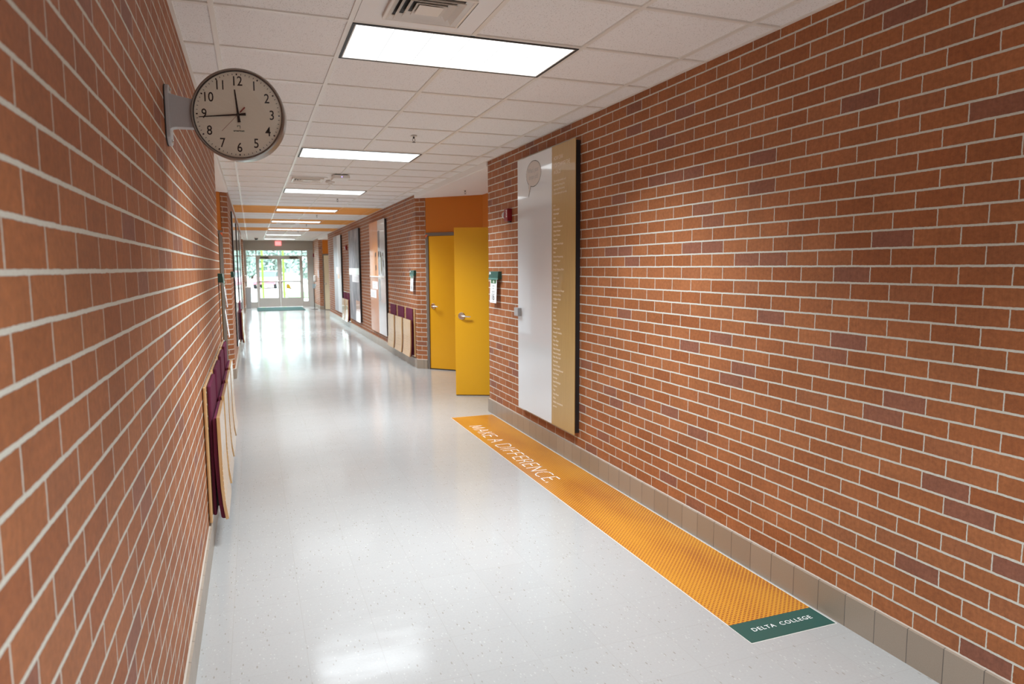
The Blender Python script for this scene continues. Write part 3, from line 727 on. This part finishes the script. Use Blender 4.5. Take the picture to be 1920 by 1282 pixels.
# ------------------------------------------------------------------ green sign holders with paper
def sign_holder(X, y, rz, label, sheets, d0=0):
    t = thing('sign_holder', (X, y, 1.52), rz, label, 'sign')
    hb = MB(); hb.prism([(.0, .0), (.042, 0), (.046, .010), (.040, .082), (0, .084)], -.15, .15, 'x'); hb.build('holder', GREEN, t, bevel=.002)
    MB().box(.095, .135, .0405, .0425, .047, .075, Matrix.Rotation(.0, 4, 'X')).build('corner_mark', PAPER, t)
    MB().box(-.155, .155, .040, .048, -.006, .012).build('clip_rail', mat('teal_rail', (.09, .25, .22, 1), .3), t)
    for q, (zt, zb, fl) in enumerate(sheets):
        zt, zb = zt-1.52, zb-1.52
        s = MB(); s.prism([(.036+fl*.2, zt), (.0375+fl*.2, zt), (.0375+fl, zb), (.036+fl, zb)], -.105, .105, 'x')
        sh = s.build('paper_sheet', PAPER, t)
        Ln = math.hypot(zt-zb, fl*.8); ang = math.atan2(fl*.8, zt-zb)
        Mp = Matrix.Translation((0, .0378+fl*.2, zt)) @ Matrix.Rotation(ang, 4, 'X') @ TM(0, 0, 0)
        if q == 0:
            MB().box(-.085, .085, -.052, -.010, 0, .0004, Mp).build('green_band', mat('green_print', (.03, .14, .05, 1), .5), sh)
            w1 = MB(); w1.text('100', .036, Mp @ Matrix.Translation((.0, -.046, .0005)), ext=.0002, ax='CENTER', off=.0006); w1.build('white_number', WHITEI, sh)
            tt = MB()
            tt.text('DIVISION', .020, Mp @ Matrix.Translation((0, -.085, .0003)), ax='CENTER', ext=.0001); tt.text('2018', .026, Mp @ Matrix.Translation((0, -.115, .0003)), ax='CENTER', ext=.0001)
            tt.text('AUGUST', .026, Mp @ Matrix.Translation((0, -.150, .0003)), ax='CENTER', ext=.0001, off=.0004)
            tt.text('THURSDAY', .016, Mp @ Matrix.Translation((0, -.252, .0003)), ax='CENTER', ext=.0001)
            tt.build('small_print', GREYI, sh)
            tt = MB(); tt.text('16', .105, Mp @ Matrix.Translation((-.01, -.232, .0004)), ax='CENTER', ext=.0001, off=.0012); tt.build('large_number', INK, sh)
        else:
            tt = MB()
            for r in range(7): tt.box(-.07, .05-.01*(r % 3), -.06-.02*r, -.054-.02*r, 0, .0003, Mp)
            tt.build('small_print', GREYI, sh)
    return t
sign_holder(XR, 7.105, RW, 'green sign holder with a white paper reading 16 beside the open yellow door', [(1.525, 1.262, .012)])
sign_holder(XR, 11.215, RW, 'green sign holder with a paper slip above the three folded seats on the right wall', [(1.525, 1.262, .012)])
sign_holder(XL, 7.06, LW, 'green sign holder with two hanging papers at the end of the near left wall', [(1.53, 1.285, .030), (1.27, 1.0, .034)])
sign_holder(XL, 11.22, LW, 'green sign holder with one paper just beyond the left door recess', [(1.53, 1.27, .055)])

# ------------------------------------------------------------------ fire alarms
LENSC = mat('strobe_lens', (.72, .70, .70, 1), .12, coat=1)
def alarm(X, y, z, rz, label):
    t = thing('fire_alarm', (X, y, z-.065), rz, label, 'fire alarm', 'red fire alarm strobes on the walls')
    MB().box(-.050, .050, 0, .052, 0, .125).build('housing', RED, t, bevel=.005)
    MB().lathe([(0, 0), (.036, 0), (.038, .012), (.033, .028), (.020, .040), (.006, .044), (0, .044)], 24, Matrix.Translation((.048, .034, .064)) @ Matrix.Rotation(PI/2, 4, 'Y')).build('strobe', LENSC, t, smooth=True)
    MB().text('FIRE', .042, Matrix.Translation((-.006, .0525, .112)) @ Matrix(((0, -1, 0, 0), (0, 0, 1, 0), (-1, 0, 0, 0), (0, 0, 0, 1))), ext=.0003, off=.0008).build('lettering', WHITEI, t)
    MB().box(-.03, .03, .0, .02, -.012, 0).build('conduit_plate', DARKM, t)
alarm(XR, 6.68, 2.180, RW, 'red fire alarm with clear strobe on the right wall beside the tall white board')
alarm(XR, 19.65, 2.21, RW, 'red fire alarm with clear strobe between the two farthest right banners')
alarm(XR, 30.55, 2.19, RW, 'red fire alarm with clear strobe beside the exit doors')

# ------------------------------------------------------------------ sprinklers
def make_sprinkler():
    t = thing('sprinkler_head', (0, 0, 0), 0, 'x', 'sprinkler', 'sprinkler heads on the ceiling')
    MB().lathe([(0, 0), (.030, 0), (.028, -.005), (0, -.006)], 24).build('escutcheon', GRID, t)
    s = MB().lathe([(0, -.004), (.008, -.004), (.008, -.022), (0, -.022)], 12)
    s.tube([(-.006, 0, -.02), (-.012, 0, -.034), (-.003, 0, -.050)], .0022, 8); s.tube([(.006, 0, -.02), (.012, 0, -.034), (.003, 0, -.050)], .0022, 8)
    s.lathe([(0, -.050), (.004, -.050), (.004, -.054), (0, -.054)], 10); s.build('frame_arms', DARKM, t)
    MB().lathe([(0, -.054), (.016, -.054), (.016, -.056), (0, -.056)], 16).build('deflector', DARKM, t)
    return t
sp0 = make_sprinkler()
spl = [((1.40, 6.195, CE), 'nearest on the corridor ceiling, between the first two lights'), ((1.40, 12.07, CE), 'beyond the third light, before the first orange band'),
       ((2.914, 9.648, NZ), 'on the lower ceiling over the yellow doors'), ((1.39, 15.9, CE), 'just beyond the first orange band'), ((1.41, 19.27, CE), 'just beyond the middle orange band'), ((1.40, 22.7, CE), 'just beyond the last orange band')]
for i, (p_, l_) in enumerate(spl):
    o = sp0 if i == 0 else dup(sp0); place(o, p_, 0, 'small metal sprinkler head, '+l_, 'sprinkler heads on the ceiling')
# smaller round ceiling speaker/camera near the exit
dc = thing('dome_camera', (.205, 28.2, CE), 0, 'small dark dome camera on the ceiling near the exit doors', 'camera')
MB().lathe([(0, 0), (.075, 0), (.075, -.03), (0, -.03)], 24).build('collar', WHITEP, dc)
MB().lathe([(0, -.03), (.065, -.03), (.06, -.055), (.04, -.08), (0, -.09)], 24).build('dome', BLACK, dc, smooth=True)

# ------------------------------------------------------------------ air vents
def vent(x, y, label, s=.165, pw=.29):
    t = thing('air_vent', (x, y, CE-.002), 0, label, 'air vent')
    MB().box(-pw, pw, -pw, pw, 0, .006).build('panel', GYP, t)
    rr = [s, s-.028, s-.062, s-.095]
    for q, r in enumerate(rr):
        b = MB(); z0, z1 = (-.004, -.018) if q == 0 else (-.002, -.026+.002*q)
        o, i = r, r-.024
        for k4 in range(4):
            Mr = Matrix.Rotation(k4*PI/2, 4, 'Z')
            b.add([(-o, -o, z1), (o, -o, z1), (i, -i, z0), (-i, -i, z0), (-o, -o, z1+.003), (o, -o, z1+.003), (i, -i, z0+.003), (-i, -i, z0+.003)], [(0,1,2,3),(7,6,5,4),(0,4,5,1),(1,5,6,2),(2,6,7,3),(3,7,4,0)], Mr)
        b.build('louver_ring', VENTM, t)
    MB().box(-.055, .055, -.055, .055, -.020, -.017).build('center_plate', VENTM, t, bevel=.001)
    MB().box(-s+.02, s-.02, -s+.02, s-.02, -.0006, -.0002).build('duct_opening', BLACK, t)
    fr = MB(); a, b_ = s, s+.014
    fr.box(-b_, b_, -b_, -a, -.020, 0); fr.box(-b_, b_, a, b_, -.020, 0); fr.box(-b_, -a, -a, a, -.020, 0); fr.box(a, b_, -a, a, -.020, 0)
    fr.build('rim', VENTM, t, bevel=.003)
    return t
vent(X0+T/2, Y0-T-T/2, 'square louvered ceiling vent in a smooth panel above the nearest light')
vent(.735, 9.58, 'square louvered ceiling vent beside the white ceiling box, before the third light', .18, .235)
vent(X0+.45, Y0+T*25.0, 'small distant ceiling vent just beyond the second orange band')

# ------------------------------------------------------------------ ceiling box (access unit) and detector
cb = thing('ceiling_device', (1.10, 9.10, CE), 0, 'white boxy wireless device hanging from the ceiling beside the second vent', 'ceiling device')
MB().box(-.10, .10, -.17, .17, -.055, -.012).build('body', WHITEP, cb, bevel=.006)
MB().box(-.075, .075, -.14, .14, -.012, 0).build('mount', DARKM, cb)
MB().lathe([(0, 0), (.006, 0), (.006, .002), (0, .002)], 12, Matrix.Translation((.0, -.171, -.035)) @ Matrix.Rotation(PI/2, 4, 'X')).build('indicator_light', emit('violet_led', (.35, .25, 1, 1), 2.0), cb)
sd = thing('smoke_detector', (1.04, 9.72, CE), 0, 'round white smoke detector on the ceiling next to the boxy device', 'smoke detector')
MB().lathe([(0, 0), (.062, 0), (.060, -.02), (.05, -.03), (0, -.034)], 32).build('base', WHITEP, sd, smooth=True)
MB().lathe([(0, -.034), (.03, -.034), (.026, -.045), (0, -.046)], 24).build('sensor_cap', GRID, sd)

# ------------------------------------------------------------------ exit end
E_ = EXIT
eh = MB(); eh.box(XL, XR, E_, E_+.2, 2.425, CE+.03); eh.build('wall_exit', GREYW, kind='structure')
pier = MB().box(2.30, XR, E_, E_+.2, 0, 2.425)
pier.build('wall_exit_pier', mat('sidelit_brick_tone', (.55, .55, .52, 1), .7), kind='structure')  # pale colour stands in for sunlight falling on the brick pier
MB().box(XL, -.235, E_-.0, E_+.2, 0, 2.425).build('wall_exit_return', GREYW, kind='structure')
ex = bpy.data.objects.new('window_1', None); C.objects.link(ex); ex.location = (0, E_, 0); ex['kind'] = 'structure'
fr = MB(); y_ = (.03, .13)
def bx(mb, x0, x1, z0, z1, a=.03, b=.13): mb.box(x0, x1, a, b, z0, z1)
bx(fr, -.235, -.205, 0, 2.425); bx(fr, .165, .205, 0, 2.425); bx(fr, 2.015, 2.05, 0, 2.425); bx(fr, 2.24, 2.30, 0, 2.425)
bx(fr, -.205, .165, 2.39, 2.425); bx(fr, .205, 2.015, 2.39, 2.425); bx(fr, 2.05, 2.24, 2.39, 2.425)
bx(fr, -.205, .165, 2.145, 2.185); bx(fr, .205, 2.015, 2.145, 2.19); bx(fr, 2.05, 2.24, 2.145, 2.185)
bx(fr, -.205, .165, 0, .235); bx(fr, 2.05, 2.24, 0, .235)
fr.build('window_frame', ALU, ex, bevel=.002)
gl = MB()
for x0, x1, z0, z1 in ((-.205, .165, .235, 2.145), (2.05, 2.24, .235, 2.145), (-.205, .165, 2.185, 2.39), (.205, 2.015, 2.19, 2.39), (2.05, 2.24, 2.185, 2.39)): gl.box(x0, x1, .078, .084, z0, z1)
gl.build('glass', GLASS, ex)
for i, (x0, x1, hx) in enumerate(((.207, 1.108, -1), (1.112, 2.013, 1))):
    d = bpy.data.objects.new('door_%d' % (20+i), None); C.objects.link(d); d.location = (x0, E_, 0); d['kind'] = 'structure'
    W = x1-x0; a = MB(); st = .085
    a.box(0, st, .04, .085, .01, 2.14); a.box(W-st, W, .04, .085, .01, 2.14); a.box(st, W-st, .04, .085, .01, .40); a.box(st, W-st, .04, .085, 2.03, 2.14)
    a.build('door_frame', ALU, d, bevel=.003)
    MB().box(st, W-st, .060, .066, .40, 2.03).build('glass', GLASS, d)
    pb = MB(); pb.box(.03, W-.03, -.005, .03, 1.06, 1.11); pb.box(.04, .10, .02, .04, 1.05, 1.12); pb.box(W-.10, W-.04, .02, .04, 1.05, 1.12)
    pb.build('push_bar', STEEL, d, bevel=.003)
    cx_ = .30 if i == 0 else W-.33
    c_ = MB(); c_.box(cx_-.17, cx_+.17, -.03, .04, 2.07, 2.135); c_.tube([(cx_, -.01, 2.07), (cx_-.12 if i else cx_+.2, .03, 2.05)], .012, 8)
    c_.build('door_closer', mat('bronze_closer', (.13, .12, .10, 1), .4, .5), d)
    if i == 1:
        s = MB().prism([(.26, .80), (.40, .78), (.42, .80), (.38, .93), (.32, .98), (.26, .96)], .054, .059, 'y'); s.build('sticker', mat('yellow_sticker', (.75, .50, .03, 1), .5), d)
        s = MB().prism([(.25, .79), (.45, .76), (.45, .80), (.40, .80), (.36, .94), (.28, .985), (.24, .93)], .0595, .0600, 'y'); s.build('sticker_back', INK, d)
# exit sign
es = thing('exit_sign', (1.085, E_, 2.60), 0, 'small red exit sign on the grey wall above the glass doors', 'exit sign')
MB().box(-.125, .125, -.045, 0, 0, .19).build('housing', emit('red_backlit', (1, .10, .12, 1), 1.1), es, bevel=.003)
MB().text('EXIT', .15, Matrix(((1, 0, 0, 0), (0, 0, -1, -.0455), (0, 1, 0, .042), (0, 0, 0, 1))), ax='CENTER', ext=.0005, sx=.72).build('lettering', emit('pale_red_letters', (1, .45, .45, 1), 1.1), es)
# green door mat
dm = MB(); dm.box(.13, 1.93, 28.25, 30.75, 0, .010)
o = dm.build('door_mat', painted('green_mat_carpet', (.028, .080, .072, 1), 1, .2, 90), bevel=.003); tag(o, 'green rectangular door mat in front of the glass exit doors', 'door mat')
# sanitizer dispenser on the right wall near the exit
hs = thing('hand_sanitizer_dispenser', (XR, 29.75, 1.05), RW, 'white hand sanitizer dispenser on the right wall near the exit', 'dispenser')
MB().box(-.06, .06, 0, .11, .06, .30).build('body', WHITEP, hs, bevel=.02, seg=3); MB().box(-.05, .05, .02, .09, .03, .07).build('nozzle', GREYI, hs); MB().box(-.08, .08, 0, .10, -.07, -.06).build('drip_tray', WHITEP, hs)
ss = thing('sign_stand', (2.30, 28.75, 0), 0, 'thin dark sign stand with a small pale blue card near the exit', 'sign stand')
MB().lathe([(0, 0), (.15, 0), (.15, .008), (.02, .02), (0, .02)], 32).build('base', DARKM, ss); MB().tube([(0, 0, .015), (0, 0, .95)], .014, 12).build('pole', DARKM, ss, smooth=True)
MB().box(-.055, .055, -.02, -.008, .84, 1.02).build('card', mat('pale_blue_card', (.50, .72, .85, 1), .5), ss)
ps = MB().box(-.10, .10, 0, .004, 0, .30).build('wall_notice', mat('blue_notice', (.45, .52, .66, 1), .5)); ps.location = (XR, 28.85, 1.28); ps.rotation_euler = (0, 0, RW); tag(ps, 'small bluish paper notice on the right wall just before the exit', 'notice')
lb = MB().box(-.06, .06, 0, .02, 0, .12).build('wall_notice', mat('cyan_notice', (.45, .68, .80, 1), .5)); lb.location = (XR, 30.2, .88); lb.rotation_euler = (0, 0, RW); tag(lb, 'tiny pale blue plate low on the right wall beside the exit', 'notice')
wp = thing('wall_phone', (XL, 29.2, 1.12), LW, 'white wall dispenser on the left wall near the exit', 'dispenser')  # dispenser on the left wall: plain white box with a nozzle
MB().box(-.07, .07, 0, .10, 0, .26).build('body', WHITEP, wp, bevel=.015); MB().box(-.05, .05, .01, .08, -.03, 0).build('nozzle', GREYI, wp)
tb = thing('recycling_bin', (-.165, 30.45, 0), 0, 'grey bin with pale lid in the left corner by the exit sidelight', 'bin')
MB().prism([(-.09, 0), (.08, 0), (.10, .85), (-.11, .85)], -.11, .11, 'y').build('body', mat('grey_bin', (.35, .36, .36, 1), .5), tb, bevel=.01); MB().box(-.12, .11, -.12, .12, .85, .90).build('lid', WHITEP, tb, bevel=.01)

# ------------------------------------------------------------------ outside
gr = MB(); gr.face([(-60, E_+.1, -.02), (80, E_+.1, -.02), (80, 160, -.02), (-60, 160, -.02)])
gr.build('ground_concrete', painted('pale_concrete', (.62, .60, .56, 1), .8, .05, 3), kind='structure')
lw = MB(); lw.box(1.9, 30, 40, 50, -.02, .03); o = lw.build('lawn', painted('lawn_grass', (.16, .36, .10, 1), .9, .3, 30)); tag(o, 'strip of green lawn outside beyond the right exit door', 'lawn', kind='stuff')
LIME = mat('lime_paint', (.20, .55, .03, 1), .4)
def post(x, label):
    t = thing('canopy_post', (x, 37.5, -.02), 0, label, 'post', 'lime green posts outside')
    MB().box(-.05, .05, -.05, .05, .02, 3.9).build('shaft', LIME, t, bevel=.006); MB().box(-.10, .10, -.10, .10, 0, .02).build('foot_plate', LIME, t); MB().box(-.12, .12, -.12, .12, 3.9, 3.95).build('cap_plate', LIME, t)
post(.50, 'lime green post outside seen through the left exit door'); post(1.52, 'lime green post outside seen through the right exit door')
def car():
    t = thing('parked_car', (1.25, 62, -.02), 1.38, 'red car parked outside beyond the left exit door', 'car')
    red = mat('red_car_paint', (.58, .17, .22, 1), .35, coat=.5); win = mat('car_window', (.05, .07, .09, 1), .05, coat=1)
    body = [(-2.1, .35), (-2.15, .62), (-1.95, .85), (-1.15, .95), (1.55, .98), (2.05, .90), (2.15, .60), (2.1, .35)]
    MB().prism(body, -.88, .88, 'y').build('body', red, t, bevel=.07, seg=3)
    MB().prism([(-1.2, .93), (-.55, 1.40), (.85, 1.44), (1.65, .95)], -.76, .76, 'y').build('cabin', win, t, bevel=.06, seg=3)
    MB().prism([(-.58, 1.40), (.88, 1.43), (.80, 1.48), (-.50, 1.46)], -.70, .70, 'y').build('roof', red, t, bevel=.02)
    for x in (-1.35, 1.35):
        for y in (-.80, .80):
            wv = MB().lathe([(0, -.11), (.28, -.11), (.33, -.08), (.33, .08), (.28, .11), (0, .11)], 28, Matrix.Translation((x, y, .33)) @ Matrix.Rotation(PI/2, 4, 'X')).build('wheel', BLACK, t, smooth=True)
            MB().lathe([(0, -.125), (.18, -.125), (.18, .125), (0, .125)], 20, Matrix.Translation((x, y, .33)) @ Matrix.Rotation(PI/2, 4, 'X')).build('hub', STEEL, wv)
    MB().box(-2.17, -2.10, -.8, -.45, .60, .74).build('headlight', WHITEP, t); MB().box(-2.17, -2.10, .45, .8, .60, .74).build('headlight', WHITEP, t)
car()
def leafmat():
    m = mat('haze_paled_foliage', (.14, .25, .13, 1), .8); k = N(m); oc = k.n('ShaderNodeTexCoord').outputs['Object']
    n = k.noise(oc, 2.2, 5, .7); k.l(k.ramp(n.outputs[0], [(.3, (.38, .46, .42, 1)), (.7, (.52, .60, .54, 1))]), k.b.inputs['Base Color']); return m  # greens paled to stand in for haze and overexposure outdoors
LEAF = leafmat(); BARK = mat('bark', (.12, .08, .05, 1), .9)
def tree(x, y, h, r, seed, label):
    rnd = random.Random(seed); t = thing('tree', (x, y, -.02), 0, label, 'tree', 'trees outside beyond the parking lot')
    MB().tube([(0, 0, 0), (.05, 0, h*.35), (0, .05, h*.6)], [.22, .17, .1], 10).build('trunk', BARK, t, smooth=True)
    mb = MB()
    for i in range(1300):
        a, b = rnd.uniform(0, 2*PI), math.acos(rnd.uniform(-1, 1)); q = rnd.uniform(.55, 1)**.5
        c = Vector((r*q*math.sin(b)*math.cos(a), r*q*math.sin(b)*math.sin(a), h*.52+h*.46*q*math.cos(b)))
        d = Matrix.Rotation(rnd.uniform(0, 6.3), 4, Vector((rnd.random()-.5, rnd.random()-.5, rnd.random()-.5))); s = rnd.uniform(.25, .55)
        mb.add([(-s, 0, 0), (0, -s*.5, .08), (s, 0, 0), (0, s*.5, .08), (0, 0, .16)], [(0, 1, 4), (1, 2, 4), (2, 3, 4), (3, 0, 4)], Matrix.Translation(c) @ d)
    mb.build('foliage', LEAF, t)
for i, (x, y, h, r, l_) in enumerate(((6.0, 78, 8, 3.0, 'nearest leafy tree outside, behind the right exit door'), (9.5, 84, 10, 3.6, 'tall leafy tree outside at the right of the doors'), (2.6, 92, 7.5, 2.8, 'leafy tree outside behind the middle of the doors'), (-3.0, 95, 7, 3.0, 'leafy tree outside behind the left sidelight'), (0, 120, 6, 4.0, 'farthest hazy tree outside behind the red car'))):
    tree(x, y, h, r, i, l_)
